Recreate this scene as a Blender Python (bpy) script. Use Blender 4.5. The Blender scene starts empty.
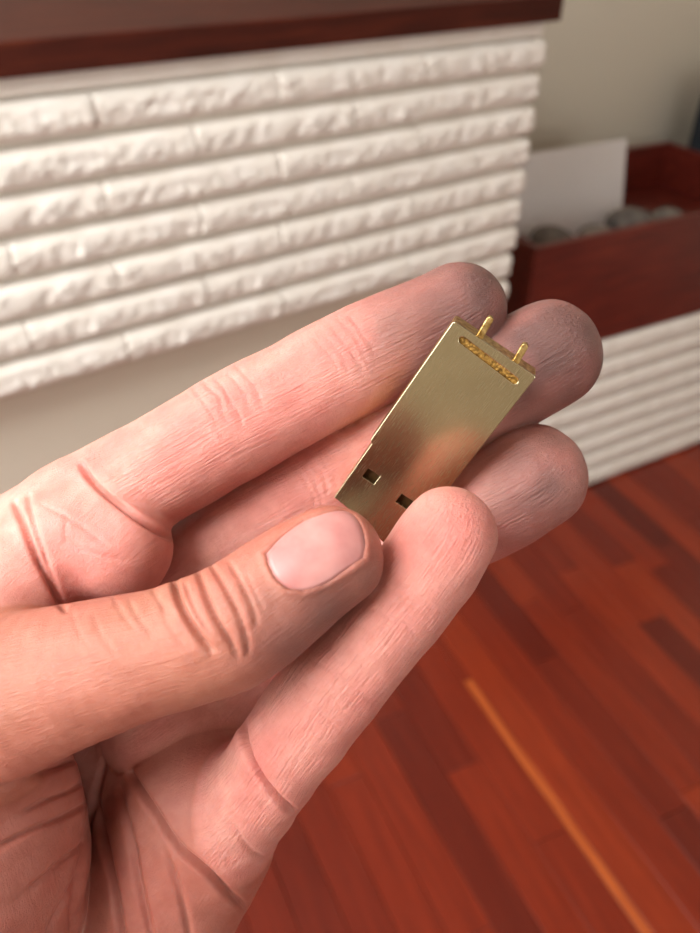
import bpy, bmesh, math, random
import numpy as np
from mathutils import Vector, Matrix

rng = np.random.default_rng(7)
random.seed(7)
scene = bpy.context.scene
col = scene.collection

# ------------------------------------------------------------------ camera
F = 843.0                                    # focal length in pixels of a 700 x 933 frame
CAM_H = 1.60
def unit(v):
    v = np.asarray(v, float); return v / np.linalg.norm(v)
AX = unit([1363.0, -566.5, F])               # world X (along the fireplace) in lens axes (right, down, forward)
AD = np.array([-46.0, 1146.0, F]); AD = unit(AD - AX * (AD @ AX))
AZ = -AD
AY = np.cross(AZ, AX)
CAM = np.array([0.0, 0.0, CAM_H])
def to_world(p):                             # lens axes (metres) -> world
    p = np.asarray(p, float)
    return np.stack([p @ AX, p @ AY, p @ AZ], -1) + CAM
def ray(u, v):
    return to_world([(u - 350) / F, (v - 466.5) / F, 1.0]) - CAM
def hit(u, v, point, normal):                # where the sight line meets a plane of the room
    r = ray(u, v); n = np.asarray(normal, float)
    return CAM + r * (((np.asarray(point, float) - CAM) @ n) / (r @ n))

cam_data = bpy.data.cameras.new('camera')
cam = bpy.data.objects.new('camera', cam_data); col.objects.link(cam)
cam_data.sensor_fit = 'VERTICAL'; cam_data.sensor_height = 4.54; cam_data.sensor_width = 3.42
cam_data.lens = 4.54 * F / 933.0
cam_data.clip_start = 0.005; cam_data.clip_end = 50
right = np.array([AX[0], AY[0], AZ[0]]); up = -np.array([AX[1], AY[1], AZ[1]]); back = -np.array([AX[2], AY[2], AZ[2]])
M4 = Matrix.Identity(4)
for i in range(3):
    M4[i][0] = right[i]; M4[i][1] = up[i]; M4[i][2] = back[i]; M4[i][3] = CAM[i]
cam.matrix_world = M4
cam_data.dof.use_dof = True
cam_data.dof.focus_distance = 0.150
cam_data.dof.aperture_fstop = 2.4
scene.camera = cam

# ------------------------------------------------------------------ world, daylight, exposure
world = bpy.data.worlds.new('world'); scene.world = world; world.use_nodes = True
world.node_tree.nodes['Background'].inputs[0].default_value = (0.90, 0.95, 1.0, 1)
world.node_tree.nodes['Background'].inputs[1].default_value = 0.6
def area(name, loc, target, sx, sy, power, color):
    d = bpy.data.lights.new(name, 'AREA'); d.shape = 'RECTANGLE'; d.size = sx; d.size_y = sy
    d.energy = power; d.color = color
    o = bpy.data.objects.new(name, d); col.objects.link(o); o.location = loc
    o.rotation_euler = (Vector(target) - Vector(loc)).to_track_quat('-Z', 'Y').to_euler()
    return o
area('daylight_side_window', (-1.62, 0.70, 2.15), (0, 0.35, 1.45), 1.7, 1.3, 32, (1.0, 0.985, 0.95))
area('daylight_rear_window', (0.2, -2.6, 1.9), (0.3, 0, 1.3), 2.2, 1.3, 10, (1.0, 0.985, 0.95))
area('added_overhead_light', (-0.85, 0.35, 2.78), (-0.45, 0.35, 0), 1.2, 1.0, 48, (1.0, 0.99, 0.97))  # added light under the closed ceiling, lights ledges and hand from above
scene.view_settings.view_transform = 'Standard'
scene.view_settings.look = 'None'
scene.view_settings.gamma = 1.0
scene.view_settings.use_curve_mapping = False
scene.view_settings.exposure = 0.80

# ------------------------------------------------------------------ helpers
def tag(o, label=None, cat=None, group=None, kind=None):
    if label: o['label'] = label
    if cat: o['category'] = cat
    if group: o['group'] = group
    if kind: o['kind'] = kind
    return o
def link(name, me, mat=None, parent=None, smooth=False):
    o = bpy.data.objects.new(name, me); col.objects.link(o)
    if mat is not None and not me.materials: me.materials.append(mat)
    if smooth:
        me.polygons.foreach_set('use_smooth', [True] * len(me.polygons)); me.update()
    if parent is not None: o.parent = parent
    return o
def mesh(name, verts, faces):
    me = bpy.data.meshes.new(name); me.from_pydata([tuple(map(float, v)) for v in verts], [], faces); me.update(); return me
def from_bm(name, bm):
    bmesh.ops.recalc_face_normals(bm, faces=bm.faces)
    me = bpy.data.meshes.new(name); bm.to_mesh(me); bm.free(); return me
def box_bm(x0, x1, y0, y1, z0, z1, bevel=0.0, seg=2, bm=None):
    bm = bm or bmesh.new()
    r = bmesh.ops.create_cube(bm, size=1)
    for v in r['verts']:
        v.co = Vector((x0 + (v.co.x + .5) * (x1 - x0), y0 + (v.co.y + .5) * (y1 - y0), z0 + (v.co.z + .5) * (z1 - z0)))
    if bevel:
        bmesh.ops.bevel(bm, geom=list({e for v in r['verts'] for e in v.link_edges}), offset=bevel, segments=seg, profile=.5, affect='EDGES')
    return bm
def box(name, b, mat, parent=None, bevel=0.0):
    return link(name, from_bm(name, box_bm(*b, bevel=bevel)), mat, parent)

def srgb(r, g, b):
    f = lambda c: (c / 255 / 12.92) if c / 255 <= 0.04045 else ((c / 255 + .055) / 1.055) ** 2.4
    return (f(r), f(g), f(b), 1.0)

class Mat:
    def __init__(s, name, color, rough=.5, metal=0.0, spec=.5):
        s.m = bpy.data.materials.new(name); s.m.use_nodes = True
        s.nt = s.m.node_tree; s.b = s.nt.nodes['Principled BSDF']
        s.b.inputs['Base Color'].default_value = color
        s.b.inputs['Roughness'].default_value = rough
        s.b.inputs['Metallic'].default_value = metal
        s.b.inputs['Specular IOR Level'].default_value = spec
    def n(s, t, **kw):
        nd = s.nt.nodes.new(t)
        for k, v in kw.items():
            if k in nd.inputs: nd.inputs[k].default_value = v
            else: setattr(nd, k, v)
        return nd
    def l(s, a, b): s.nt.links.new(a, b)
    def coord(s, kind='Object', scale=(1, 1, 1), rot=(0, 0, 0)):
        c = s.n('ShaderNodeTexCoord'); mp = s.n('ShaderNodeMapping')
        mp.inputs['Scale'].default_value = scale; mp.inputs['Rotation'].default_value = rot
        s.l(c.outputs[kind], mp.inputs['Vector']); return mp.outputs['Vector']
    def noise(s, vec, scale, detail=3, rough=.5):
        nd = s.n('ShaderNodeTexNoise', Scale=scale, Detail=detail, Roughness=rough)
        if vec is not None: s.l(vec, nd.inputs['Vector'])
        return nd.outputs['Fac']
    def ramp(s, fac, stops):
        nd = s.n('ShaderNodeValToRGB'); cr = nd.color_ramp
        while len(cr.elements) < len(stops): cr.elements.new(.5)
        for e, (p, c) in zip(cr.elements, stops): e.position = p; e.color = c
        s.l(fac, nd.inputs['Fac']); return nd.outputs['Color']
    def mix(s, fac, a, b, mode='MIX'):
        nd = s.n('ShaderNodeMix', data_type='RGBA', blend_type=mode)
        for sock, val in ((nd.inputs[0], fac), (nd.inputs[6], a), (nd.inputs[7], b)):
            if hasattr(val, 'is_linked'): s.l(val, sock)
            else: sock.default_value = val
        return nd.outputs[2]
    def bump(s, h, strength, dist, prev=None):
        nd = s.n('ShaderNodeBump', Strength=strength, Distance=dist)
        s.l(h, nd.inputs['Height'])
        if prev is not None: s.l(prev, nd.inputs['Normal'])
        s.l(nd.outputs['Normal'], s.b.inputs['Normal']); return nd.outputs['Normal']
    def base(s, c): s.l(c, s.b.inputs['Base Color'])

# ------------------------------------------------------------------ room materials
mw = Mat('beige_wall_paint', srgb(214, 206, 190), .7)
mw.bump(mw.noise(mw.coord(), 180, 4), .15, .001)
mc = Mat('ceiling_paint', srgb(235, 232, 225), .8); mc.bump(mc.noise(mc.coord(), 90), .1, .001)
mb = Mat('white_painted_brick', srgb(233, 227, 217), .5)
v = mb.coord()
mb.base(mb.ramp(mb.noise(v, 14, 4), [(.3, srgb(232, 226, 216)), (.7, srgb(243, 239, 232))]))
h1 = mb.noise(v, 95, 6, .62)
mb.bump(h1, .55, .004)
mj = Mat('painted_joint', srgb(228, 221, 210), .7); mj.bump(mj.noise(mj.coord(), 120, 5), .4, .002)
mm = Mat('dark_mantel_wood', srgb(86, 38, 24), .6, 0, .15)
v = mm.coord(scale=(1.2, 14, 14))
mm.base(mm.ramp(mm.noise(v, 5, 6, .6), [(.25, srgb(48, 20, 14)), (.55, srgb(74, 30, 20)), (.8, srgb(98, 46, 28))]))
mm.bump(mm.noise(v, 9, 5), .12, .001)
mbx = Mat('red_brown_box_wood', srgb(100, 34, 22), .4)
v = mbx.coord(scale=(1.5, 12, 12))
mbx.base(mbx.ramp(mbx.noise(v, 4, 6, .55), [(.25, srgb(74, 20, 15)), (.55, srgb(102, 34, 24)), (.85, srgb(124, 52, 36))]))
mbx.bump(mbx.noise(v, 8, 5), .1, .001)
mp = Mat('red_floor_wood', srgb(130, 48, 20), .3)
oi = mp.n('ShaderNodeObjectInfo')
tone = mp.ramp(oi.outputs['Random'], [(0, srgb(96, 28, 16)), (.25, srgb(112, 34, 18)), (.5, srgb(122, 38, 19)), (.8, srgb(134, 44, 21)), (1, srgb(146, 52, 24))])
add = mp.n('ShaderNodeVectorMath', operation='ADD'); cmb = mp.n('ShaderNodeCombineXYZ')
mul = mp.n('ShaderNodeMath', operation='MULTIPLY'); mul.inputs[1].default_value = 37.0
mp.l(oi.outputs['Random'], mul.inputs[0]); mp.l(mul.outputs[0], cmb.inputs[0]); mp.l(mul.outputs[0], cmb.inputs[1])
mp.l(mp.coord(scale=(2.2, 26, 26)), add.inputs[0]); mp.l(cmb.outputs[0], add.inputs[1])
g = mp.noise(add.outputs[0], 2.2, 7, .62)
gc = mp.ramp(g, [(.2, (.6, .5, .48, 1)), (.5, (.9, .86, .84, 1)), (.8, (1.22, 1.3, 1.3, 1))])
mp.base(mp.mix(1.0, tone, gc, 'MULTIPLY'))
mp.bump(g, .06, .001)
mpo = Mat('orange_floor_wood', srgb(190, 92, 40), .3)
v = mpo.coord(scale=(2.2, 26, 26))
mpo.base(mpo.ramp(mpo.noise(v, 3, 6), [(.3, srgb(158, 68, 30)), (.7, srgb(196, 100, 46))]))
mg = Mat('floor_gap', srgb(70, 20, 12), .8)
mg.bump(mg.noise(mg.coord(), 60), .1, .001)
mcard = Mat('white_card', srgb(232, 227, 226), .6); mcard.bump(mcard.noise(mcard.coord(), 60), .05, .0005)
mst = Mat('grey_stone', srgb(110, 108, 106), .8)
v = mst.coord(); oi = mst.n('ShaderNodeObjectInfo')
mst.base(mst.mix(.5, mst.ramp(mst.noise(v, 30, 5), [(.35, srgb(58, 60, 66)), (.65, srgb(150, 142, 132))]),
                 mst.ramp(oi.outputs['Random'], [(0, srgb(62, 66, 74)), (.6, srgb(120, 110, 100)), (1, srgb(176, 168, 158))])))
mst.bump(mst.noise(v, 60, 4), .4, .003)
mcu = Mat('slate_fabric', srgb(34, 42, 50), .85); mcu.bump(mcu.noise(mcu.coord(), 400), .2, .0005)

# ------------------------------------------------------------------ the room
RX0, RX1, RY0, RY1, RZ = -1.75, 3.4, -2.7, 1.80, 2.8
def structure(name, b, mat): return tag(box(name, b, mat), kind='structure')
floor = structure('floor', (RX0, RX1, RY0, RY1, -.05, -.004), mg.m)
structure('wall_back', (RX0 - .1, RX1 + .1, RY1, RY1 + .1, 0, RZ), mw.m)
structure('wall_right', (RX1, RX1 + .1, RY0, RY1, 0, RZ), mw.m)
structure('ceiling', (RX0 - .1, RX1 + .1, RY0 - .1, RY1 + .1, RZ, RZ + .1), mc.m)
def wall_with_hole(name, along, c0, c1, a0, a1, h0, h1, z0, z1):
    bm = bmesh.new()
    for (p, q, r, t) in ((a0, h0, 0, RZ), (h1, a1, 0, RZ), (h0, h1, 0, z0), (h0, h1, z1, RZ)):
        if along == 'y': box_bm(c0, c1, p, q, r, t, bm=bm)
        else: box_bm(p, q, c0, c1, r, t, bm=bm)
    return tag(link(name, from_bm(name, bm), mw.m), kind='structure')
wall_with_hole('wall_left', 'y', RX0 - .1, RX0, RY0, RY1, -.15, 1.65, 1.3, 2.65)
wall_with_hole('wall_front', 'x', RY0 - .1, RY0, RX0, RX1, -1.0, 1.4, 1.1, 2.3)
mfr = Mat('white_window_paint', srgb(240, 238, 232), .4); mfr.bump(mfr.noise(mfr.coord(), 50), .05, .0005)
mgl = Mat('window_glass', (1, 1, 1, 1), .0); mgl.b.inputs['Transmission Weight'].default_value = 1.0
def window(name, along, c, h0, h1, z0, z1):
    bm = bmesh.new(); t = .05; w = .03
    def bar(p, q, r, s):
        if along == 'y': box_bm(c - w, c + w, p, q, r, s, bm=bm)
        else: box_bm(p, q, c - w, c + w, r, s, bm=bm)
    bar(h0, h1, z0, z0 + t); bar(h0, h1, z1 - t, z1); bar(h0, h0 + t, z0 + t, z1 - t); bar(h1 - t, h1, z0 + t, z1 - t)
    m = (h0 + h1) / 2; bar(m - t / 2, m + t / 2, z0 + t, z1 - t)
    tag(link(name, from_bm(name, bm), mfr.m), kind='structure')
window('window_1', 'y', RX0 - .05, -.15, 1.65, 1.3, 2.65)
window('window_2', 'x', RY0 - .05, -1.0, 1.4, 1.1, 2.3)

# floor boards, each its own piece
pa = hit(468, 680, (0, 0, 0), (0, 0, 1)); pb = hit(600, 866, (0, 0, 0), (0, 0, 1))
d = unit((pb - pa)[:2]); ang = math.atan2(d[1], d[0])
nrm = np.array([-d[1], d[0]])
off0 = pa[:2] @ nrm                                   # the pale orange strip runs along this line
def board(name, length, width, mat):
    return from_bm(name, box_bm(0, length, 0, width, -.012, 0, bevel=.0012, seg=1)), mat
centre = pa[:2]
def add_board(s0, s1, o0, o1, mat, cache={}):
    key = (round(s1 - s0, 2), round(o1 - o0, 4), mat.name)
    if key not in cache:
        me = from_bm('floor_board', box_bm(0, key[0] - .0015, 0, key[1] - .0012, -.012, 0, bevel=.001, seg=1)); me.materials.append(mat); cache[key] = me
    o = link('floor_board', cache[key], None, floor)
    q = d * s0 + nrm * o0
    o.location = (q[0], q[1], 0); o.rotation_euler = (0, 0, ang)
    return o
s_mid = pa[:2] @ d
W = .082
corners = [np.array(c) for c in ((RX0, RY0), (RX0, RY1), (RX1, RY0), (RX1, RY1))]
def inside(s, o):
    q = d * s + nrm * o
    return RX0 + .02 < q[0] < RX1 - .02 and RY0 + .02 < q[1] < RY1 - .02
rows = [(off0 - .011, off0 + .011, True)]
o = off0 + .011
while o < off0 + 3.4: rows.append((o, o + W, False)); o += W
o = off0 - .011
while o > off0 - 3.4: rows.append((o - W, o, False)); o -= W
for (o0, o1, pale) in rows:
    # clip the strip's run to the room
    ss = np.arange(s_mid - 4, s_mid + 4, .02)
    ok = [s for s in ss if inside(s, o0) and inside(s, o1)]
    if not ok: continue
    lo, hi = min(ok), max(ok)
    if hi - lo < .1: continue
    if pale:
        add_board(s_mid, min(s_mid + .9, hi), o0, o1, mpo.m)
        add_board(lo, s_mid, o0, o1, mp.m); continue
    s = lo; first = True
    while s < hi - .02:
        near_ = abs(o0 - off0) < .75 and -1.0 < s - s_mid < 1.2
        ln = round(random.choice((.45, .6, .75, .9, 1.1) if near_ else (1.5, 1.9, 2.3)) * (random.random() if first else 1), 2); first = False
        if ln < .12: ln = .2
        if s + ln > hi - .12: ln = hi - s
        add_board(s, s + ln, o0, o1, mp.m); s += ln

# ------------------------------------------------------------------ brickwork
def brick_mesh(L, H, D, seed, rough=.0075, nx=54, nz=12):
    r = np.random.default_rng(seed)
    xs = np.linspace(0, L, nx); zs = np.linspace(0, 1, nz)
    # lumpy split face: sum of a few random waves plus chips
    X, Z = np.meshgrid(xs, zs * H, indexing='ij')
    n = np.zeros_like(X)
    for k in range(26):
        w = r.uniform(60, 520); a = r.uniform(0, 2 * np.pi)
        n += np.sin(X * w * math.cos(a) + Z * w * math.sin(a) + r.uniform(0, 6.28)) * (60 / (w + 60))
    n = n / n.std() * .45 + r.normal(0, .35, X.shape)
    zz = zs[None, :]
    prof = (1 - np.abs(2 * zz - 1) ** 4)              # rounded top and bottom arrises
    lower = np.clip((.86 - zz) / .25, 0, 1)
    y = -.011 * prof - rough * .5 * n * lower * prof
    ex = np.minimum(X, L - X); y += .0012 * np.exp(-(ex / .004) ** 2)
    verts = [(X[i, j], y[i, j], Z[i, j]) for i in range(nx) for j in range(nz)]
    faces = [(i * nz + j, (i + 1) * nz + j, (i + 1) * nz + j + 1, i * nz + j + 1) for i in range(nx - 1) for j in range(nz - 1)]
    base = len(verts)
    verts += [(X[i, j], D, Z[i, j]) for i in (0, nx - 1) for j in (0, nz - 1)]
    a, b, c, e = base, base + 1, base + 2, base + 3
    faces += [tuple([i * nz for i in range(nx - 1, -1, -1)] + [a, c]), tuple([i * nz + nz - 1 for i in range(nx)] + [e, b])]
    faces += [tuple([j for j in range(nz)] + [b, a]), tuple([(nx - 1) * nz + j for j in range(nz - 1, -1, -1)] + [c, e]), (a, b, e, c)]
    bm = bmesh.new(); bv = [bm.verts.new(q) for q in verts]
    for fc in faces: bm.faces.new([bv[k] for k in fc])
    me = from_bm('brick', bm); me.materials.append(mb.m)
    return me
def brick_wall(parent, x0, x1, z0, z1, courses, L, D, seed, joint=.010, y0=0.0, rough=.0075):
    ch = (z1 - z0) / courses; H = ch - joint
    var = [brick_mesh(L - .0006, H, D, seed + k, rough) for k in range(6)]
    cache = {}
    for c in range(courses):
        x = x1; first = True
        while x > x0 + .03:
            ln = L * (.5 if (first and c % 2) else 1); first = False
            ln = min(ln, x - x0)
            if x - ln - x0 < .04: ln = x - x0
            if abs(ln - L) < .002: me = random.choice(var)
            else:
                key = (round(ln, 3), random.randint(0, 1))
                if key not in cache: cache[key] = brick_mesh(ln - .0006, H, D, seed + 50 + len(cache), rough, nx=max(8, int(54 * ln / L)))
                me = cache[key]
            ob = link('brick', me, None, parent, smooth=True)
            ob.location = (x - ln + .0003, y0 + random.uniform(-.0015, .0015), z0 + c * ch + joint * .5)
            x -= ln

FY = 1.20                                               # plane of the fireplace face
z_top = CAM_H - .252; z_bot = CAM_H - .590 * FY; fx1 = 1.137 * FY
breast = structure('wall_fireplace', (-.75, fx1 - .02, FY + .012, RY1, z_bot + .004, z_top - .002), mj.m)
brick_wall(breast, -.75, fx1, z_bot, z_top - .026, 7, .302, .028, 100, y0=FY, rough=.0058)
brick_wall(breast, 1.075, fx1, .002, z_bot, 14, .29, .028, 200, y0=FY, rough=.0058)
strip = box('mortar_bed', (-.75, fx1 - .006, FY - .004, FY + .02, z_top - .026, z_top - .001), mb.m, breast, bevel=.004)
box('pier_core', (1.08, fx1 - .02, FY + .012, RY1 - .01, 0, z_bot + .003), mj.m, breast)
structure('trim_1', (-.75, 1.079, FY + .05, RY1, 0, z_bot + .003), mw.m)     # painted recess under the brickwork

# mantel shelf
my = FY - .02
zt = z_top + .043
mant = box('mantel_shelf', (-.80, 1.172 * my, my, RY1 - .002, z_top, zt), mm.m, bevel=.003)
tag(mant, 'dark red-brown wooden mantel slab lying on top of the white brick fireplace', 'mantel')

# the low brick ledge and the wooden box, turned a little towards the room
P0 = hit(537, 249, (0, 1.257, 0), (0, 1, 0)); P0z = P0[2]
P1 = hit(700, 214, (0, 0, P0z), (0, 0, 1))
bd = unit((P1 - P0)[:2]); bang = math.atan2(bd[1], bd[0]); bn = np.array([-bd[1], bd[0]])
PB = hit(668, 141, (0, 0, P0z), (0, 0, 1))
blen = (PB - P0)[:2] @ bd; bdep = (PB - P0)[:2] @ bn
zl = CAM_H - 1.066                                      # top of the ledge
me = from_bm('wall_ledge', box_bm(-.09, blen + .7, (.012), bdep + .01, .0, zl - .004))
ledge = tag(link('wall_ledge', me, mb.m), kind='structure')
ledge.location = (P0[0], P0[1], 0); ledge.rotation_euler = (0, 0, bang)
brick_wall(ledge, -.10, blen + .7, 0, zl - .001, 8, .302, .03, 300, rough=.004)

bxo = bpy.data.objects.new('wooden_box', None); col.objects.link(bxo)
bxo.location = (P0[0], P0[1], zl); bxo.rotation_euler = (0, 0, bang)
tag(bxo, 'long red-brown wooden box with open top standing on the low white brick ledge', 'box')
BH = P0z - zl; T = .02
box('front_board', (0, blen, 0, T, .0, BH), mbx.m, bxo, bevel=.002)
box('back_board', (0, blen, bdep - T, bdep, .0, BH), mbx.m, bxo, bevel=.002)
box('bottom_board', (T, blen - T, T, bdep - T, .160, .175), mbx.m, bxo)
def end_board(x, hole):
    bm = bmesh.new()
    outer = [(T, 0), (bdep - T, 0), (bdep - T, BH), (T, BH)]
    cy, cz = bdep / 2, BH - .075
    inner = [(cy + .05 * math.copysign(abs(math.cos(a)) ** .6, math.cos(a)), cz + .018 * math.copysign(abs(math.sin(a)) ** .6, math.sin(a))) for a in np.linspace(0, 2 * math.pi, 20, endpoint=False)]
    ov = [bm.verts.new((x, p[0], p[1])) for p in outer]; iv = [bm.verts.new((x, p[0], p[1])) for p in inner]
    ed = [bm.edges.new((ov[i], ov[(i + 1) % 4])) for i in range(4)] + [bm.edges.new((iv[i], iv[(i + 1) % 20])) for i in range(20)]
    r = bmesh.ops.triangle_fill(bm, edges=ed, use_beauty=True)
    fs = [g for g in r['geom'] if isinstance(g, bmesh.types.BMFace)]
    ex = bmesh.ops.extrude_face_region(bm, geom=fs)
    for vv in ex['geom']:
        if isinstance(vv, bmesh.types.BMVert): vv.co.x += T
    link('end_board', from_bm('end_board', bm), mbx.m, bxo)
end_board(0, True); end_board(blen - T, True)

def in_box(x, y, z): return (P0[0] + bd[0] * x + bn[0] * y, P0[1] + bd[1] * x + bn[1] * y, z)
# white card standing in the box
co = .27; pc = np.array(in_box(0, co, 0)); nn = np.array([bn[0], bn[1], 0])
pc = np.array(in_box(0, co + .05, 0)); c_tr = hit(627, 139, pc, nn); c_tl = hit(525, 150, pc, nn)
xr = (c_tr - P0)[:2] @ bd
ztc = c_tr[2]
bm = box_bm(.03, xr, co, co + .006, zl + .176, ztc)
for vv in bm.verts:
    if vv.co.z > zl + .22: vv.co.y += .05
card = tag(link('card', from_bm('card', bm), mcard.m), 'large plain white card standing upright inside the wooden box', 'card')
card.location = (P0[0], P0[1], 0); card.rotation_euler = (0, 0, bang)
# grey stones heaped in front of the card
def stone(x, y, z, r, seed, label):
    rr = np.random.default_rng(seed); bm = bmesh.new()
    bmesh.ops.create_icosphere(bm, subdivisions=3, radius=1)
    dirs = rr.normal(size=(7, 3)); dirs /= np.linalg.norm(dirs, axis=1)[:, None]; am = rr.uniform(-.16, .16, 7)
    for vv in bm.verts:
        p = np.array(vv.co); s = 1 + sum(a * np.exp(-(1 - p @ q) * 3) for a, q in zip(am, dirs))
        p = p * s * np.array([1.15, .95, .72]) * r; vv.co = Vector(p)
    zm = min(vv.co.z for vv in bm.verts)
    for vv in bm.verts: vv.co.z -= zm
    o = link('stone', from_bm('stone', bm), mst.m, smooth=True)
    o.location = in_box(x, y, z); o.rotation_euler = (0, 0, rr.uniform(0, 6))
    tag(o, label, 'stone', 'grey stones in the wooden box'); return o
for k, w in enumerate(('leftmost', 'second', 'third', 'fourth', 'rightmost')):
    stone(.095 + .142 * k, .175 + .012 * (k % 2), zl + .175, (.057, .061, .055, .062, .056)[k], 900 + k,
          w + (' of the' if w.endswith('most') else ' from the left of the') + ' grey stones lying before the white card in the box')

# dark cushion standing on the ledge beyond the box
cy_ = bdep - .05; pcu = np.array(in_box(0, cy_, 0))
q1 = hit(693, 150, pcu, nn); q2 = hit(699, 85, pcu, nn)
xl = (q1 - P0)[:2] @ bd; ch_ = max(q2[2] - zl + .03, .4); cw = .56
bm = bmesh.new(); NU, NV = 40, 14; grid = {}
for sd in (-1, 1):
    for i in range(NU + 1):
        for k in range(NU + 1):
            a, b = 2 * i / NU - 1, 2 * k / NU - 1
            th_ = .085 * max(0, (1 - a ** 4) * (1 - b ** 4)) ** .45
            pinch = 1 - .05 * (1 - abs(a) ** 2) * (abs(b) ** 3); pinch2 = 1 - .05 * (1 - abs(b) ** 2) * (abs(a) ** 3)
            key = (0 if (i in (0, NU) or k in (0, NU)) else sd, i, k)
            if key not in grid: grid[key] = bm.verts.new((a * cw / 2 * pinch2, sd * th_, (b * pinch + 1) * ch_ / 2))
    for i in range(NU):
        for k in range(NU):
            f_ = []
            for di, dk in ((0, 0), (1, 0), (1, 1), (0, 1)):
                ii_, kk_ = i + di, k + dk
                f_.append(grid[(0 if (ii_ in (0, NU) or kk_ in (0, NU)) else sd, ii_, kk_)])
            bm.faces.new(f_ if sd < 0 else f_[::-1])
zmin = min(v_.co.z for v_ in bm.verts)
for v_ in bm.verts: v_.co.z -= zmin
cush = tag(link('cushion', from_bm('cushion', bm), mcu.m, smooth=True), 'dark slate-blue cushion standing at the right edge beyond the wooden box', 'cushion')
cush.location = in_box(xl + cw / 2, cy_, zl); cush.rotation_euler = (0, 0, bang)

# ------------------------------------------------------------------ brass plug
G = 1.10                                                # overall distance factor (depths below are in mm before it)
def lens(u, v, z):                                      # pixel + depth -> lens axes in mm
    z = z * G
    return np.array([(u - 350) * z / F, (v - 466.5) * z / F, z])
TL, TR, BL = lens(453.5, 321, 130), lens(534, 380, 131), lens(331.5, 496, 147)
ea = unit(BL - TL); eb = TR - TL; eb = unit(eb - ea * (eb @ ea)); en = np.cross(ea, eb)
if en[2] > 0: en = -en
PL = np.linalg.norm(BL - TL); PW = (TR - TL) @ eb
def on_plug(u, v):
    r = np.array([(u - 350) / F, (v - 466.5) / F, 1.0]); t = (TL @ en) / (r @ en); q = r * t - TL
    return q @ ea, q @ eb
plug = bpy.data.objects.new('brass_plug_shell', None); col.objects.link(plug)
R3 = np.stack([np.array([x @ AX, x @ AY, x @ AZ]) for x in (ea, eb, en)], 1)
org = to_world(TL / 1000)
M4 = Matrix.Identity(4)
for i in range(3):
    for j in range(3): M4[i][j] = R3[i, j]
    M4[i][3] = org[i]
plug.matrix_world = M4
tag(plug, 'small brushed brass plug shell with two square holes and two prongs held in the hand', 'plug')

br = Mat('brushed_brass', srgb(206, 182, 128), .27, 1.0)
v = br.coord(scale=(350, 7000, 2000))
sc = br.noise(v, 1.0, 4, .6)
br.base(br.mix(br.noise(br.coord(), 160, 4), srgb(180, 168, 134), srgb(196, 184, 150)))
vr = br.ramp(sc, [(.3, (.19, .19, .19, 1)), (.7, (.30, .30, .30, 1))])
br.l(vr, br.b.inputs['Roughness'])
v2 = br.coord(scale=(1, 1, 1))
n2 = br.noise(br.coord(scale=(2600, 900, 900), rot=(0, 0, .5)), 1.0, 2)
sp = br.ramp(n2, [(.70, (0, 0, 0, 1)), (.76, (1, 1, 1, 1))])
b1 = br.bump(sc, .02, .0001); br.bump(sp, .04, .0001, b1)
bro = Mat('rough_brass', srgb(150, 112, 52), .55, .85)
v = bro.coord()
bro.base(bro.ramp(bro.noise(v, 1700, 4), [(.35, srgb(92, 64, 26)), (.6, srgb(168, 130, 66)), (.8, srgb(214, 180, 110))]))
bro.bump(bro.noise(v, 2200, 4), .7, .0004)
bri = Mat('dark_brown_brass', srgb(70, 48, 22), .5, .7); bri.bump(bri.noise(bri.coord(), 1500), .4, .0003)  # darker brown brass, used only on the hole floors
brc = Mat('cast_brass', srgb(200, 168, 100), .36, 1.0)
v = brc.coord(); brc.base(brc.ramp(brc.noise(v, 1200, 4), [(.35, srgb(150, 116, 60)), (.65, srgb(216, 190, 130))])); brc.bump(brc.noise(v, 1500, 4), .4, .0003)

def plate(name, outline, holes, z0, z1, mat, parent, bev=.15):
    """flat plate with real holes; outline and holes in mm in plug axes"""
    bm = bmesh.new(); ed = []
    for loop in [outline] + holes:
        vs = [bm.verts.new((p[0] / 1000, p[1] / 1000, z0 / 1000)) for p in loop]
        ed += [bm.edges.new((vs[i], vs[(i + 1) % len(vs)])) for i in range(len(vs))]
    r = bmesh.ops.triangle_fill(bm, edges=ed, use_beauty=True)
    fs = [q for q in r['geom'] if isinstance(q, bmesh.types.BMFace)]
    ex = bmesh.ops.extrude_face_region(bm, geom=fs)
    top = [q for q in ex['geom'] if isinstance(q, bmesh.types.BMVert)]
    for vv in top: vv.co.z = z1 / 1000
    bmesh.ops.recalc_face_normals(bm, faces=bm.faces)
    if bev:
        tops = set(top)
        rim = [e for e in bm.edges if e.verts[0] in tops and e.verts[1] in tops and e.calc_face_angle(0) > .7]
        bmesh.ops.bevel(bm, geom=rim, offset=bev / 1000, segments=2, profile=.5, affect='EDGES')
    return link(name, from_bm(name, bm), mat, parent)
TH = 4.4
stp, _ = on_plug(372, 441)
OUT = [(0.3, 0), (stp, 0), (stp + .5, .55), (PL, .55), (PL + .2, 3.2), (PL + 3.0, PW - .55), (stp + .5, PW - .55), (stp, PW), (.3, PW), (0, PW - .3), (0, .3)]
def slot(u0, v0, u1, v1, hw):
    p = np.array(on_plug(u0, v0)); q = np.array(on_plug(u1, v1)); dd = unit(q - p); nn_ = np.array([-dd[1], dd[0]])
    out = []
    for c, s in ((q, 1), (p, -1)):
        for a in np.linspace(-90, 90, 9):
            a = math.radians(a); out.append(c + hw * s * (dd * math.cos(a) + nn_ * math.sin(a)))
    return [tuple(x) for x in out]
def quad(u, v, la, lb):
    a, b = on_plug(u, v); return [(a - la, b - lb), (a - la, b + lb), (a + la, b + lb), (a + la, b - lb)]
SL = slot(462.5, 340.5, 514.5, 380.5, .62)
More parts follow.
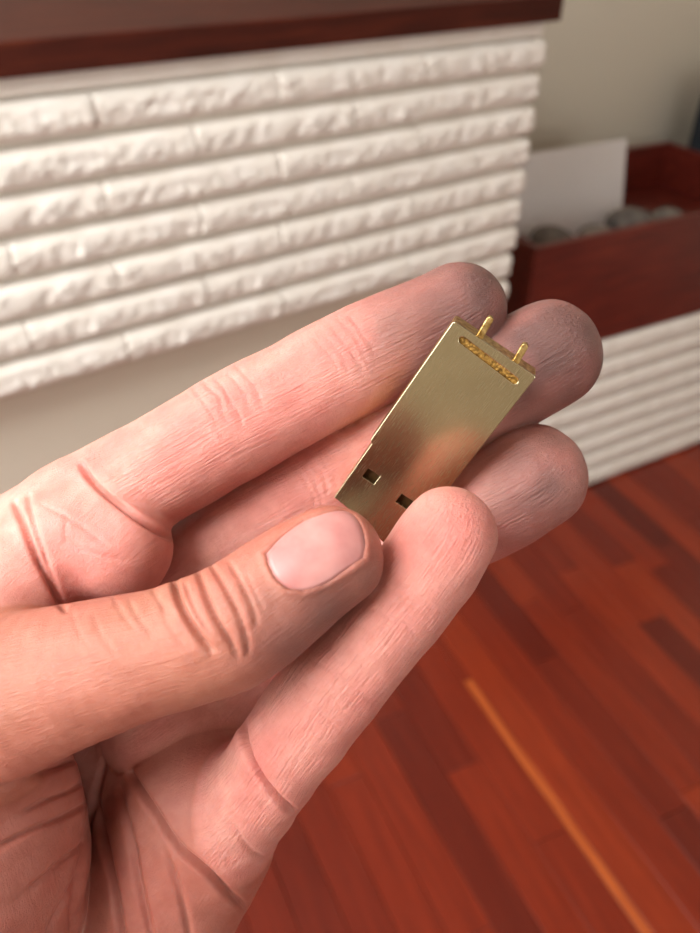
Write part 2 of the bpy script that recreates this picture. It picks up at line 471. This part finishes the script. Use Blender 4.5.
H1 = quad(371, 476.5, 1.05, 1.3); H2 = quad(404.5, 502, 1.05, 1.3)
plate('face_plate', OUT, [SL, H1, H2], -.6, 0, br.m, plug, bev=.13)
inner = [(p[0], p[1]) for p in OUT]
plate('body', OUT, [], -TH, -1.7, brc.m, plug, bev=0)
def grow(loop, s):
    c = np.mean(np.array(loop), 0); return [tuple(c + (np.array(p) - c) * s) for p in loop]
plate('rim', OUT, [[(.35, .35), (stp, .35), (stp + .5, 1.4), (PL - .8, 1.4), (PL - .8, PW - 1.4), (stp + .5, PW - 1.4), (stp, PW - .35), (.35, PW - .35)]], -1.7, -.6, brc.m, plug, bev=0)
plate('slot_floor', grow(SL, 1.04), [], -1.1, -.62, bro.m, plug, bev=0)
for q in (H1, H2): plate('hole_floor', grow(q, 1.25), [], -1.65, -1.15, bri.m, plug, bev=0)
def prong(u0, v0, u1, v1):
    a0, b0 = on_plug(u0, v0); a1, b1_ = on_plug(u1, v1)
    pts = []
    dd = unit([a1 - a0, b1_ - b0]); nn_ = np.array([-dd[1], dd[0]]); hw = .62
    p0 = np.array([a0, b0]) - dd * 1.2; p1 = np.array([a1, b1_]) - dd * hw
    pts = [tuple(p0 - nn_ * hw)] + [tuple(p1 + hw * (dd * math.cos(a) + nn_ * math.sin(a))) for a in np.linspace(-math.pi / 2, math.pi / 2, 9)] + [tuple(p0 + nn_ * hw)]
    return plate('prong', pts, [], -2.3, -1.2, brc.m, plug, bev=.18)
prong(482, 334, 491, 319); prong(517, 361.5, 526, 346)

# ------------------------------------------------------------------ the hand: one continuous skin grown from a distance field
def catmull(P, n):
    P = np.asarray(P, float); Q = np.vstack([2 * P[0] - P[1], P, 2 * P[-1] - P[-2]]); out = []
    for i in range(1, len(Q) - 2):
        for t in np.linspace(0, 1, n, endpoint=False):
            a, b, c, e = Q[i - 1], Q[i], Q[i + 1], Q[i + 2]
            out.append(.5 * ((2 * b) + (c - a) * t + (2 * a - 5 * b + 4 * c - e) * t * t + (3 * b - a - 3 * c + e) * t ** 3))
    out.append(P[-1]); return np.array(out)
def chain(pts, n=4):
    """pts: (u, v, depth, half width in px) -> dense centres (mm) and radii (mm)"""
    A = np.array([[*lens(u, v, z), w * z * G / F] for u, v, z, w in pts])
    return catmull(A, n) if n > 1 else A
INDEX = chain([(40, 545, 152, 60), (75, 520, 150, 60), (132, 486, 148, 56), (185, 455, 147, 54.5), (238, 424, 147, 55), (295, 394, 147.5, 53), (352, 364, 148, 53), (405, 338, 148.5, 51), (438, 322, 149, 49), (459, 310, 149, 47.5)])
MIDDLE = chain([(110, 640, 162, 62), (170, 590, 161, 57), (235, 537, 160, 56), (318, 487, 159, 57), (385, 447, 157, 54), (450, 410, 154, 55), (510, 376, 152, 55), (547, 355, 151, 54)])
RING = chain([(170, 720, 164, 64), (250, 660, 166, 56), (330, 600, 164, 55), (390, 558, 160, 53), (440, 527, 156, 54), (495, 500, 152, 55), (532, 478, 150, 54.5)])
PINKY = chain([(203, 848, 164, 58), (243, 803, 150.5, 51), (276, 762, 141, 48), (325, 694, 134.5, 52), (370, 640, 132, 50), (415, 584, 131.5, 51), (440, 549, 131.5, 51), (448, 536, 131.5, 50)])
THUMB = chain([(-90, 745, 138, 100), (-10, 702, 130, 84), (55, 680, 127, 74), (118, 662, 125, 67), (170, 648, 124, 63), (225, 630, 123.5, 64), (275, 597, 123.5, 60), (308, 572, 124, 56), (331, 558.5, 124.5, 52)])
CH = [INDEX, MIDDLE, RING, PINKY, THUMB]
PALM = [chain(p, 3) for p in (
    [(40, 560, 158, 68), (-80, 740, 170, 90), (-330, 1010, 168, 110)],
    [(110, 650, 172, 72), (0, 780, 180, 85), (-310, 1040, 170, 110)],
    [(160, 725, 175, 78), (60, 850, 182, 90), (-280, 1080, 170, 110)],
    [(205, 792, 160, 77), (165, 880, 164, 86), (20, 1040, 172, 115), (-240, 1180, 166, 130)],
    [(-230, 1030, 164, 130), (-420, 1210, 166, 135), (-560, 1350, 170, 140)],
    [(-300, 1080, 164, 120), (-480, 1260, 166, 125), (-610, 1400, 170, 135)],
    [(-190, 960, 160, 110), (-370, 1170, 164, 125), (-520, 1320, 170, 135)],
)]
WEB = [chain(p, 3) for p in ([(50, 560, 146, 62), (0, 600, 140, 62), (-60, 690, 138, 80)],)]
PAD = [chain(p, 3) for p in ([(85, 532, 144, 56), (118, 548, 143, 54)],)]
THEN = [chain(p, 3) for p in ([(-90, 745, 138, 95), (-62, 830, 143, 140), (-100, 940, 150, 160), (-260, 1080, 158, 130)],)]

def sd_chain(p, C):
    best = None
    for i in range(len(C) - 1):
        a = C[i, :3].astype(np.float32); b = C[i + 1, :3].astype(np.float32); ba = b - a; L2 = float(ba @ ba)
        pa_ = p - a
        t = np.clip((pa_ @ ba) / L2, 0, 1)
        q = pa_ - t[:, None] * ba
        dd = np.sqrt(np.einsum('ij,ij->i', q, q)) - (np.float32(C[i, 3]) + t * np.float32(C[i + 1, 3] - C[i, 3]))
        best = dd if best is None else np.minimum(best, dd)
    return best
def smin(a, b, k):
    h = np.clip(.5 + .5 * (b - a) / k, 0, 1)
    return b + (a - b) * h - k * h * (1 - h)
ALL = CH + PALM + WEB + PAD + THEN
def hand_sdf(p, parts=False, near=None):
    p = p.astype(np.float32)
    def sd(k):
        if near is None: return sd_chain(p, ALL[k])
        m = near[:, k]; out = np.full(len(p), 60.0, np.float32)
        if m.any(): out[m] = sd_chain(p[m], ALL[k])
        return out
    f = [sd(k) for k in range(5)]
    palm = sd(5)
    for k in range(6, 12): palm = smin(palm, sd(k), 7.0)
    web = sd(12); pad = sd(13); then = sd(14)
    fing = np.minimum(np.minimum(f[0], f[1]), np.minimum(f[2], f[3]))
    fp = smin(fing, palm, 5.0)
    fp = smin(fp, pad, 1.6)
    fp = smin(fp, web, 4.0)
    th = smin(f[4], then, 7.0)
    tw = smin(th, web, 4.0)
    dfull = smin(fp, tw, .6)
    if parts: return dfull, np.stack(f + [palm, np.minimum(web, pad), then], 1)
    return dfull

def build_hand(h=.42):
    allc = np.vstack(ALL)
    lo = (allc[:, :3] - allc[:, 3:4]).min(0) - 3; hi = (allc[:, :3] + allc[:, 3:4]).max(0) + 3
    S = 4
    nb = np.ceil((hi - lo) / (h * S)).astype(int)
    ii = np.stack(np.meshgrid(*[np.arange(n) for n in nb], indexing='ij'), -1).reshape(-1, 3)
    cc = lo + (ii + .5) * h * S
    dc = np.concatenate([hand_sdf(q) for q in np.array_split(cc, 8)])
    sel = np.abs(dc) < h * S * 1.5
    D = np.repeat(np.repeat(np.repeat(dc.reshape(nb), S, 0), S, 1), S, 2).astype(np.float32)
    act = ii[sel]
    near = np.stack([sd_chain(cc[sel].astype(np.float32), c) for c in ALL], 1) < 10.0 + h * S * 2
    o = np.stack(np.meshgrid(*[np.arange(S)] * 3, indexing='ij'), -1).reshape(-1, 3)
    idx = (act[:, None, :] * S + o[None]).reshape(-1, 3)
    near = np.repeat(near, S ** 3, axis=0)
    for q, nr in zip(np.array_split(idx, 20), np.array_split(near, 20)):
        D[q[:, 0], q[:, 1], q[:, 2]] = hand_sdf(lo + (q + .5) * h, near=nr)
    # naive surface nets
    neg = D < 0
    c8 = [(a, b, c) for a in (0, 1) for b in (0, 1) for c in (0, 1)]
    n = np.array(D.shape) - 1
    cnt = np.zeros(n, np.int8)
    for a, b, c in c8: cnt += neg[a:a + n[0], b:b + n[1], c:c + n[2]]
    cells = np.argwhere((cnt > 0) & (cnt < 8))
    vals = {k: D[cells[:, 0] + k[0], cells[:, 1] + k[1], cells[:, 2] + k[2]] for k in c8}
    acc = np.zeros((len(cells), 3)); w = np.zeros(len(cells))
    for a in c8:
        for ax in range(3):
            if a[ax] == 0:
                b = list(a); b[ax] = 1; b = tuple(b)
                m = (vals[a] < 0) != (vals[b] < 0)
                t = vals[a][m] / (vals[a][m] - vals[b][m])
                pt = np.tile(np.array(a, float), (m.sum(), 1)); pt[:, ax] = t
                acc[m] += pt; w[m] += 1
    V = lo + (cells + acc / w[:, None] + .5) * h
    vid = -np.ones(n, np.int32); vid[cells[:, 0], cells[:, 1], cells[:, 2]] = np.arange(len(cells))
    quads = []
    for ax in range(3):
        u, v_ = [(1, 2), (2, 0), (0, 1)][ax]
        sh = [slice(0, D.shape[k]) for k in range(3)]
        A = [slice(None)] * 3; B = [slice(None)] * 3
        A[ax] = slice(0, -1); B[ax] = slice(1, None)
        s = neg[tuple(A)] != neg[tuple(B)]
        e = np.argwhere(s)
        ok = (e[:, u] > 0) & (e[:, v_] > 0) & (e[:, u] < n[u]) & (e[:, v_] < n[v_]); e = e[ok]
        def cid(du, dv):
            q = e.copy(); q[:, u] -= du; q[:, v_] -= dv
            return vid[q[:, 0], q[:, 1], q[:, 2]]
        qd = np.stack([cid(1, 1), cid(0, 1), cid(0, 0), cid(1, 0)], 1)
        flip = ~neg[e[:, 0], e[:, 1], e[:, 2]]
        qd[flip] = qd[flip][:, ::-1]
        quads.append(qd)
    return V, np.vstack(quads)

def poly_dist(uv, line):
    """pixel distance to a polyline and position 0..1 along it"""
    line = np.asarray(line, float); best = np.full(len(uv), 1e9); pos = np.zeros(len(uv))
    seg = np.linalg.norm(np.diff(line, axis=0), axis=1); tot = seg.sum(); run = 0
    for i in range(len(line) - 1):
        a, b = line[i], line[i + 1]; ba = b - a
        t = np.clip(((uv - a) @ ba) / (ba @ ba), 0, 1)
        dd = np.linalg.norm(uv - a - t[:, None] * ba, axis=1)
        m = dd < best; best[m] = dd[m]; pos[m] = (run + t[m] * seg[i]) / tot
        run += seg[i]
    return best, pos

def smooth_line(L): return catmull(np.asarray(L, float), 6)

V, Q = build_hand()
DF, PP = [], []
for q in np.array_split(V, 8):
    a, b = hand_sdf(q, True); DF.append(a); PP.append(b)
PP = np.vstack(PP)
part = PP.argmin(1)                     # 0 index 1 middle 2 ring 3 pinky 4 thumb 5 palm 6 web/pad 7 thenar
def vertex_normals(V, Q):
    fn = np.cross(V[Q[:, 2]] - V[Q[:, 0]], V[Q[:, 3]] - V[Q[:, 1]])
    N = np.zeros_like(V)
    for k in range(4): np.add.at(N, Q[:, k], fn)
    return N / np.maximum(np.linalg.norm(N, axis=1), 1e-9)[:, None]
# relax the net a little
def relax(V, Q, it, lam):
    E = np.vstack([Q[:, [0, 1]], Q[:, [1, 2]], Q[:, [2, 3]], Q[:, [3, 0]]])
    deg = np.bincount(E[:, 0], minlength=len(V)).astype(float) + np.bincount(E[:, 1], minlength=len(V))
    deg = np.maximum(deg, 1); lone = np.bincount(E.ravel(), minlength=len(V)) == 0
    for _ in range(it):
        S = np.zeros_like(V)
        for k in range(3):
            S[:, k] = np.bincount(E[:, 0], V[E[:, 1], k], len(V)) + np.bincount(E[:, 1], V[E[:, 0], k], len(V))
        V = V + lam * np.where(lone[:, None], 0, S / deg[:, None] - V)
    return V
V = relax(V, Q, 3, .5)
N = vertex_normals(V, Q)
if (N[np.argmin(V[:, 2])][2]) > 0: Q = Q[:, ::-1]; N = -N
uv = np.stack([350 + F * V[:, 0] / V[:, 2], 466.5 + F * V[:, 1] / V[:, 2]], 1)
view = -V / np.linalg.norm(V, axis=1)[:, None]
facing = np.clip((np.einsum('ij,ij->i', N, view) - .02) / .25, 0, 1)
PXMM = 150 * G / F / G * G                                # mm per pixel near the hand (about)
disp = np.zeros(len(V))
def crease(parts, line, depth, width, lip=.35, taper=.18):
    """press a fold into the skin: depth mm, width px; lips swell beside it"""
    m = np.isin(part, parts) & (facing > 0)
    idx = np.where(m)[0]
    L = smooth_line(line)
    bb = (uv[idx] > L.min(0) - 12 * width).all(1) & (uv[idx] < L.max(0) + 12 * width).all(1)
    idx = idx[bb]
    if not len(idx): return
    dd, pos = poly_dist(uv[idx], L)
    env = np.clip(pos / taper, 0, 1) * np.clip((1 - pos) / taper, 0, 1) if taper else 1
    env = .15 + .85 * np.sqrt(env) if taper else 1
    # nothing past the ends of the fold
    endm = np.clip(1 - (np.minimum(np.linalg.norm(uv[idx] - L[0], axis=1), np.linalg.norm(uv[idx] - L[-1], axis=1)) < dd + .5) * 1.0, .0, 1)
    env = np.where(endm > 0, env, env * .6)
    disp[idx] += facing[idx] * env * depth * (-(1 + lip) * np.exp(-(dd / width) ** 2) + lip * np.exp(-(dd / (5.5 * width)) ** 2))

# folds of the finger bases, palm and ball of the thumb
crease([0, 6, 5], [(80, 462), (90, 478), (108, 497), (135, 518), (160, 533), (176, 540)], 1.35, 3.0, .5)
crease([6, 0, 5, 7, 4], [(14, 500), (25, 525), (38, 560), (54, 592), (66, 612)], 1.1, 3.2, .5)
crease([6, 0, 5], [(42, 505), (75, 522), (110, 548)], .2, 2.0)
crease([6, 0, 5], [(64, 540), (92, 553), (128, 562)], .18, 2.0)
crease([6, 0, 5], [(28, 492), (36, 525), (48, 565), (60, 600)], .6, 3)
crease([6, 0, 5], [(66, 512), (66, 545)], .12, 2)
crease([3, 5], [(244, 712), (248, 742), (260, 772), (277, 795), (296, 812)], 1.6, 3.2, .5)
crease([5, 3], [(120, 755), (132, 775), (150, 803), (176, 842), (208, 872), (236, 900), (250, 912)], 1.6, 3.4, .3)
crease([5], [(98, 800), (108, 850), (118, 900), (124, 950)], 1.2, 3.4, .5)
crease([5], [(120, 785), (130, 830), (142, 890), (156, 950)], .8, 3.4, .5)
crease([5], [(165, 850), (180, 890), (192, 945)], .6, 3.4, .5)
crease([5, 3], [(232, 822), (250, 850), (272, 862)], .4, 3)
crease([5, 7, 4], [(112, 740), (98, 790), (84, 850), (74, 900), (70, 950)], .8, 4, .3)
for ln, dp in (([(112, 745), (70, 762), (30, 778), (-10, 790)], 1.1), ([(104, 768), (70, 790), (44, 800), (20, 814)], .6),
               ([(98, 795), (66, 815), (34, 828), (-10, 852)], .8), ([(88, 840), (60, 862), (26, 890)], .6), ([(80, 872), (60, 905), (44, 945)], .6)):
    crease([7, 4], ln, dp * .8, 2.8, .5)
# thumb knuckle folds
crease([4], [(174, 574), (177, 592), (186, 614), (200, 636), (214, 652)], 1.1, 3.2, .55)
crease([4], [(196, 566), (203, 584), (214, 612), (230, 640), (238, 658)], .7, 2.8, .6)
crease([4], [(210, 563), (224, 585), (238, 612), (247, 642), (247, 656)], .55, 2.6, .6)
crease([4], [(228, 560), (241, 582), (253, 608), (257, 628)], .4, 2.6, .5)
crease([4], [(186, 584), (196, 610), (212, 636)], .35, 2.4, .5)
crease([4], [(246, 574), (256, 596), (264, 612)], .25, 2.4, .4)
for k, (a, b, c) in enumerate(((150, 584, .22), (128, 598, .16), (112, 592, .14), (92, 612, .12), (160, 600, .2), (70, 606, .1))):
    crease([4], [(a, b), (a + 9, b + 16 + 2 * k), (a + 26, b + 36 + 3 * k)], c, 2.6, .4)
# finger joint lines: several fine, shallow, slightly crooked ones
def joint(prt, a, b, n, step, dp, seed):
    r = np.random.default_rng(seed); a = np.array(a, float); b = np.array(b, float); t_ = np.array(step, float)
    for k in range(n):
        o_ = t_ * (k - (n - 1) / 2) + r.normal(0, 1.2, 2); l0, l1 = r.uniform(0, .25), r.uniform(.75, 1)
        ts = np.linspace(l0, l1, 5); bow = np.sin(np.linspace(0, np.pi, 5))[:, None] * unit(t_) * 4
        crease([prt], (a + o_) + (b - a) * ts[:, None] + bow + r.normal(0, 1.0, (5, 2)), dp * r.uniform(.5, 1.1), 1.9, .25)
joint(0, (208, 366), (246, 430), 5, (11, -6), .24, 1); joint(0, (322, 316), (366, 380), 5, (9, -5), .22, 2)
joint(1, (302, 450), (330, 510), 4, (9, -5), .28, 3)
joint(3, (288, 668), (368, 726), 4, (8, -10), .24, 4); joint(3, (366, 590), (444, 632), 4, (7, -9), .22, 5)
# thumbnail bed: a shallow step with a fleshy fold round it
NAIL = np.array([(266, 554), (268, 564), (275, 578), (286, 588), (303, 591), (326, 583), (348, 568), (363, 558), (365, 543), (361, 527), (353, 515), (343, 511), (326, 513), (303, 522), (281, 538)], float)
def in_poly(p, poly):
    c = np.zeros(len(p), bool); j = len(poly) - 1
    for i in range(len(poly)):
        a, b = poly[i], poly[j]
        m = ((a[1] > p[:, 1]) != (b[1] > p[:, 1])) & (p[:, 0] < (b[0] - a[0]) * (p[:, 1] - a[1]) / (b[1] - a[1] + 1e-12) + a[0])
        c ^= m; j = i
    return c
th = np.where((part == 4) & (facing > 0))[0]
nl, _ = poly_dist(uv[th], np.vstack([NAIL, NAIL[:1]])); ins = in_poly(uv[th], NAIL)
sgn = np.where(ins, -nl, nl)
disp[th] += facing[th] * (np.where(sgn < 0, -1.0 * np.clip(-sgn / 3, 0, 1), .34 * np.exp(-((sgn - 3) / 4.5) ** 2)))
# slow unevenness of flesh
def wob(p, s, seed):
    r = np.random.default_rng(seed); out = np.zeros(len(p))
    for _ in range(10):
        k = r.normal(size=3) / s; out += np.sin(p @ k + r.uniform(0, 6.28))
    return out / 10 ** .5
disp += .16 * wob(V, 5.0, 3) + .05 * wob(V, 1.6, 5)
V2 = V + N * disp[:, None]

# skin tone: rosy fingers, palm colour darkened to carry the thumb's shade, tan back of the thumb, grime worked into the fingertips
lin = lambda r, g, b: np.array(srgb(r, g, b)[:3])
pink, rose, tan, pale = lin(214, 146, 134), lin(198, 112, 104), lin(160, 101, 81), lin(226, 172, 158)
grime, palm_shade = lin(106, 74, 69), lin(146, 82, 65)
C = np.tile(pink, (len(V), 1))
def blend(w, c):
    global C
    w = np.clip(w, 0, 1)[:, None]; C = C * (1 - w) + c * w
n1 = wob(V, 6.0, 21) * .5 + .5; n2_ = wob(V, 3.0, 22) * .5 + .5
soft = lambda prt: np.exp(-np.maximum(PP[:, prt] - PP.min(1), 0) / 1.2)
blend(.55 * n1, rose); blend(.25 * n2_, pale)
blend(.9 * soft(4), tan); blend(.25 * soft(4) * n1, rose)
blend(.7 * np.maximum(soft(5), soft(7)), palm_shade)  # shade painted into palm and thenar, darker than the skin itself
def spot(prt, u, v, ru, c, amt):
    q = ((uv[:, 0] - u) ** 2 + (uv[:, 1] - v) ** 2) ** .5
    blend(amt * soft(prt) * np.exp(-(q / ru) ** 2) * (.85 + .2 * n2_), c)
spot(0, 480, 290, 85, grime, 1.1); spot(0, 400, 330, 60, grime, .6)
spot(1, 560, 350, 95, grime, 1.15)
spot(2, 540, 480, 66, grime, .9); spot(2, 500, 530, 60, grime, .3)
spot(4, 335, 615, 50, grime, .75); spot(4, 290, 655, 40, grime, .6); spot(4, 265, 600, 16, grime, .3); spot(4, 370, 575, 26, grime, .35)
spot(0, 345, 345, 22, rose, .5); spot(0, 232, 398, 26, rose, .45); spot(3, 450, 520, 40, rose, .55); spot(3, 400, 615, 30, rose, .4)
spot(6, 70, 545, 40, rose, .5)
# forearm running on from the wrist towards the photographer's side
fa_c = chain([(-330, 1120, 168, 70), (-420, 1215, 168, 115), (-540, 1335, 168, 146), (-900, 1640, 160, 170), (-1500, 2150, 145, 200), (-2300, 2800, 130, 250)], 8)
nr_ = 48; off_v = len(V2); ring_v = []
for i in range(len(fa_c)):
    t_ = unit(fa_c[min(i + 1, len(fa_c) - 1), :3] - fa_c[max(i - 1, 0), :3]); b_ = unit(np.cross(t_, [0, 0, 1])); n_ = np.cross(b_, t_)
    a_ = np.linspace(0, 2 * np.pi, nr_, endpoint=False)[:, None]
    ring_v.append(fa_c[i, :3] + fa_c[i, 3] * (1.06 * np.cos(a_) * b_ + .9 * np.sin(a_) * n_))
ring_v = np.vstack(ring_v); nring = len(fa_c)
ii_, kk_ = np.meshgrid(np.arange(nring - 1), np.arange(nr_), indexing='ij'); k2 = (kk_ + 1) % nr_
fq = np.stack([ii_ * nr_ + kk_, ii_ * nr_ + k2, (ii_ + 1) * nr_ + k2, (ii_ + 1) * nr_ + kk_], -1).reshape(-1, 4)
f0 = fq[0]; nrm0 = np.cross(ring_v[f0[2]] - ring_v[f0[0]], ring_v[f0[3]] - ring_v[f0[1]])
if nrm0 @ (ring_v[f0[0]] - fa_c[0, :3]) < 0: fq = fq[:, ::-1]
caps = np.array([[ (nring - 1) * nr_ + k, (nring - 1) * nr_ + (k + 1) % nr_, (nring - 1) * nr_ + (nr_ - 2 - k) % nr_, (nring - 1) * nr_ + (nr_ - 1 - k) % nr_] for k in range(nr_ // 2 - 1)])
V2 = np.vstack([V2, ring_v]); V = np.vstack([V, ring_v]); Q = np.vstack([Q, fq + off_v, caps + off_v])
ps_ = np.sort(PP, 1); seam = np.concatenate([np.clip((ps_[:, 1] - ps_[:, 0]) / 3.0, 0, 1), np.ones(len(ring_v))]).astype(np.float32)
part = np.concatenate([part, np.full(len(ring_v), 5)]); C = np.vstack([C, np.tile(.5 * palm_shade + .5 * pink, (len(ring_v), 1))])
hand_o = to_world(lens(-580, 1370, 170) / 1000)
Vw = to_world(V2 / 1000) - hand_o
me = bpy.data.meshes.new('hand')
me.vertices.add(len(Vw)); me.vertices.foreach_set('co', Vw.astype(np.float32).ravel())
me.loops.add(Q.size); me.loops.foreach_set('vertex_index', Q.astype(np.int32).ravel())
me.polygons.add(len(Q)); me.polygons.foreach_set('loop_start', np.arange(0, Q.size, 4, dtype=np.int32))
me.polygons.foreach_set('use_smooth', np.ones(len(Q), bool))
me.update(calc_edges=True); me.validate()
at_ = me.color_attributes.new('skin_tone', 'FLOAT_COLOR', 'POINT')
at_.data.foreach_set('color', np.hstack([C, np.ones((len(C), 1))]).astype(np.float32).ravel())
# coordinates that run along each finger, for the fine skin lines
flow = V.copy().astype(float)
for prt, Cc in enumerate(CH + [PALM[1], WEB[0], THEN[0]]):
    idx = np.where(part == prt)[0]
    best = np.full(len(idx), 1e9); res = np.zeros((len(idx), 3)); run = 0
    for i in range(len(Cc) - 1):
        a, b = Cc[i, :3], Cc[i + 1, :3]; t_ = b - a; L_ = np.linalg.norm(t_); t_ /= L_
        s = np.clip((V[idx] - a) @ t_, 0, L_); qv = V[idx] - a - s[:, None] * t_
        dd = np.linalg.norm(qv, axis=1); m = dd < best
        bb_ = unit(np.cross(t_, [0, 0, 1])); nn_ = np.cross(bb_, t_)
        best[m] = dd[m]
        sfull = (V[idx] - a) @ t_ if i == len(Cc) - 2 else s
        res[m] = np.stack([run + sfull, qv @ bb_, qv @ nn_], 1)[m]
        run += L_
    flow[idx] = res
la = me.attributes.new('line_amount', 'FLOAT', 'POINT'); la.data.foreach_set('value', np.array([.8, .8, .8, 1.0, .35, .3, .3, .3], np.float32)[part] * seam)
fa = me.attributes.new('skin_flow', 'FLOAT_VECTOR', 'POINT'); fa.data.foreach_set('vector', flow.astype(np.float32).ravel())

sk = Mat('skin', (.8, .5, .42, 1), .42, 0, .42)
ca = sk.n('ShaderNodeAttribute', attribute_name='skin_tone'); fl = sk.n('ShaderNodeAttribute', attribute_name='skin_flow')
def fmap(scale):
    m_ = sk.n('ShaderNodeMapping'); m_.inputs['Scale'].default_value = scale; sk.l(fl.outputs['Vector'], m_.inputs['Vector']); return m_.outputs['Vector']
lines = sk.noise(fmap((.16, 2.0, 2.0)), 1.0, 5, .65)
ridges = sk.noise(fmap((1.6, .7, .7)), 1.0, 3, .55)
fine = sk.noise(sk.coord(), 4000.0, 5, .65)
mott = sk.noise(sk.coord(), 350.0, 4, .6)
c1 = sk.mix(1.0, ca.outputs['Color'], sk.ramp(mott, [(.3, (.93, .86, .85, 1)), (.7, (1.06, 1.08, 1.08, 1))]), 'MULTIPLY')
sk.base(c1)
lat = sk.n('ShaderNodeAttribute', attribute_name='line_amount'); lm = sk.n('ShaderNodeMath', operation='MULTIPLY'); sk.l(lines, lm.inputs[0]); sk.l(lat.outputs['Fac'], lm.inputs[1])
b1 = sk.bump(lm.outputs[0], 1.0, .0006); lm2 = sk.n('ShaderNodeMath', operation='MULTIPLY'); sk.l(ridges, lm2.inputs[0]); sk.l(lat.outputs['Fac'], lm2.inputs[1]); b2 = sk.bump(lm2.outputs[0], .5, .0004, b1); sk.bump(fine, .5, .0003, b2)
sk.l(sk.ramp(fine, [(.3, (.28, .28, .28, 1)), (.7, (.44, .44, .44, 1))]), sk.b.inputs['Roughness'])
sk.b.inputs['Subsurface Weight'].default_value = .35
sk.b.inputs['Subsurface Radius'].default_value = (1.0, .36, .22)
sk.b.inputs['Subsurface Scale'].default_value = .0022
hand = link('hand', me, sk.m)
hand.location = hand_o
tag(hand, 'left hand with grimy fingertips holding the small brass plug between thumb and fingers', 'hand')

# thumbnail: a curved plate seated in its bed
def surf_depth(us, vs):
    t = np.full(len(us), 105.0 * G); r = np.stack([(us - 350) / F, (vs - 466.5) / F, np.ones(len(us))], 1)
    for _ in range(60): t = t + .9 * sd_chain((r * t[:, None]).astype(np.float32), THUMB)
    return t, r
cen = NAIL.mean(0); pr = smooth_line(np.vstack([NAIL, NAIL[:1]]))[:-1]
ringsn = 9; pts2 = [cen[None]]
for k in range(1, ringsn + 1): pts2.append(cen + (pr - cen) * (k / ringsn) * 1.0)
P2 = np.vstack(pts2); t, r = surf_depth(P2[:, 0], P2[:, 1])
Amat = np.stack([np.ones(len(P2)), *(P2 - cen).T / 50, ((P2[:, 0] - cen[0]) / 50) ** 2, ((P2[:, 1] - cen[1]) / 50) ** 2, (P2[:, 0] - cen[0]) * (P2[:, 1] - cen[1]) / 2500], 1)
coef = np.linalg.lstsq(Amat, t, rcond=None)[0]; tf = .6 * (Amat @ coef) + .4 * t
top = r * (tf - .10)[:, None]; bot = r * (tf + .9)[:, None]
np_ = len(pr); nv = len(P2)
vs = np.vstack([top, bot]); fc = []
for base in (0, nv):
    for i in range(np_):
        fc.append((base, base + 1 + i, base + 1 + (i + 1) % np_))
        for k in range(ringsn - 1):
            a = base + 1 + k * np_; b = a + np_
            fc.append((a + i, b + i, b + (i + 1) % np_, a + (i + 1) % np_))
e0 = 1 + (ringsn - 1) * np_
for i in range(np_): fc.append((e0 + i, nv + e0 + i, nv + e0 + (i + 1) % np_, e0 + (i + 1) % np_))
bm = bmesh.new(); bv = [bm.verts.new(tuple(q)) for q in (to_world(vs / 1000) - hand_o)]
for q in fc: bm.faces.new([bv[k] for k in q])
nm = Mat('fingernail', srgb(190, 130, 126), .42, 0, .5)
vv_ = nm.coord(); nm.base(nm.ramp(nm.noise(vv_, 160, 3), [(.35, srgb(176, 116, 112)), (.65, srgb(194, 138, 132))]))
nm.b.inputs['Subsurface Weight'].default_value = .2; nm.b.inputs['Subsurface Radius'].default_value = (1, .4, .3); nm.b.inputs['Subsurface Scale'].default_value = .0012
nm.bump(nm.noise(nm.coord(scale=(300, 900, 500)), 1, 3), .08, .0002)
nail = link('fingernail', from_bm('fingernail', bm), nm.m, hand, smooth=True)
nail['label'] = 'smooth pink thumbnail'
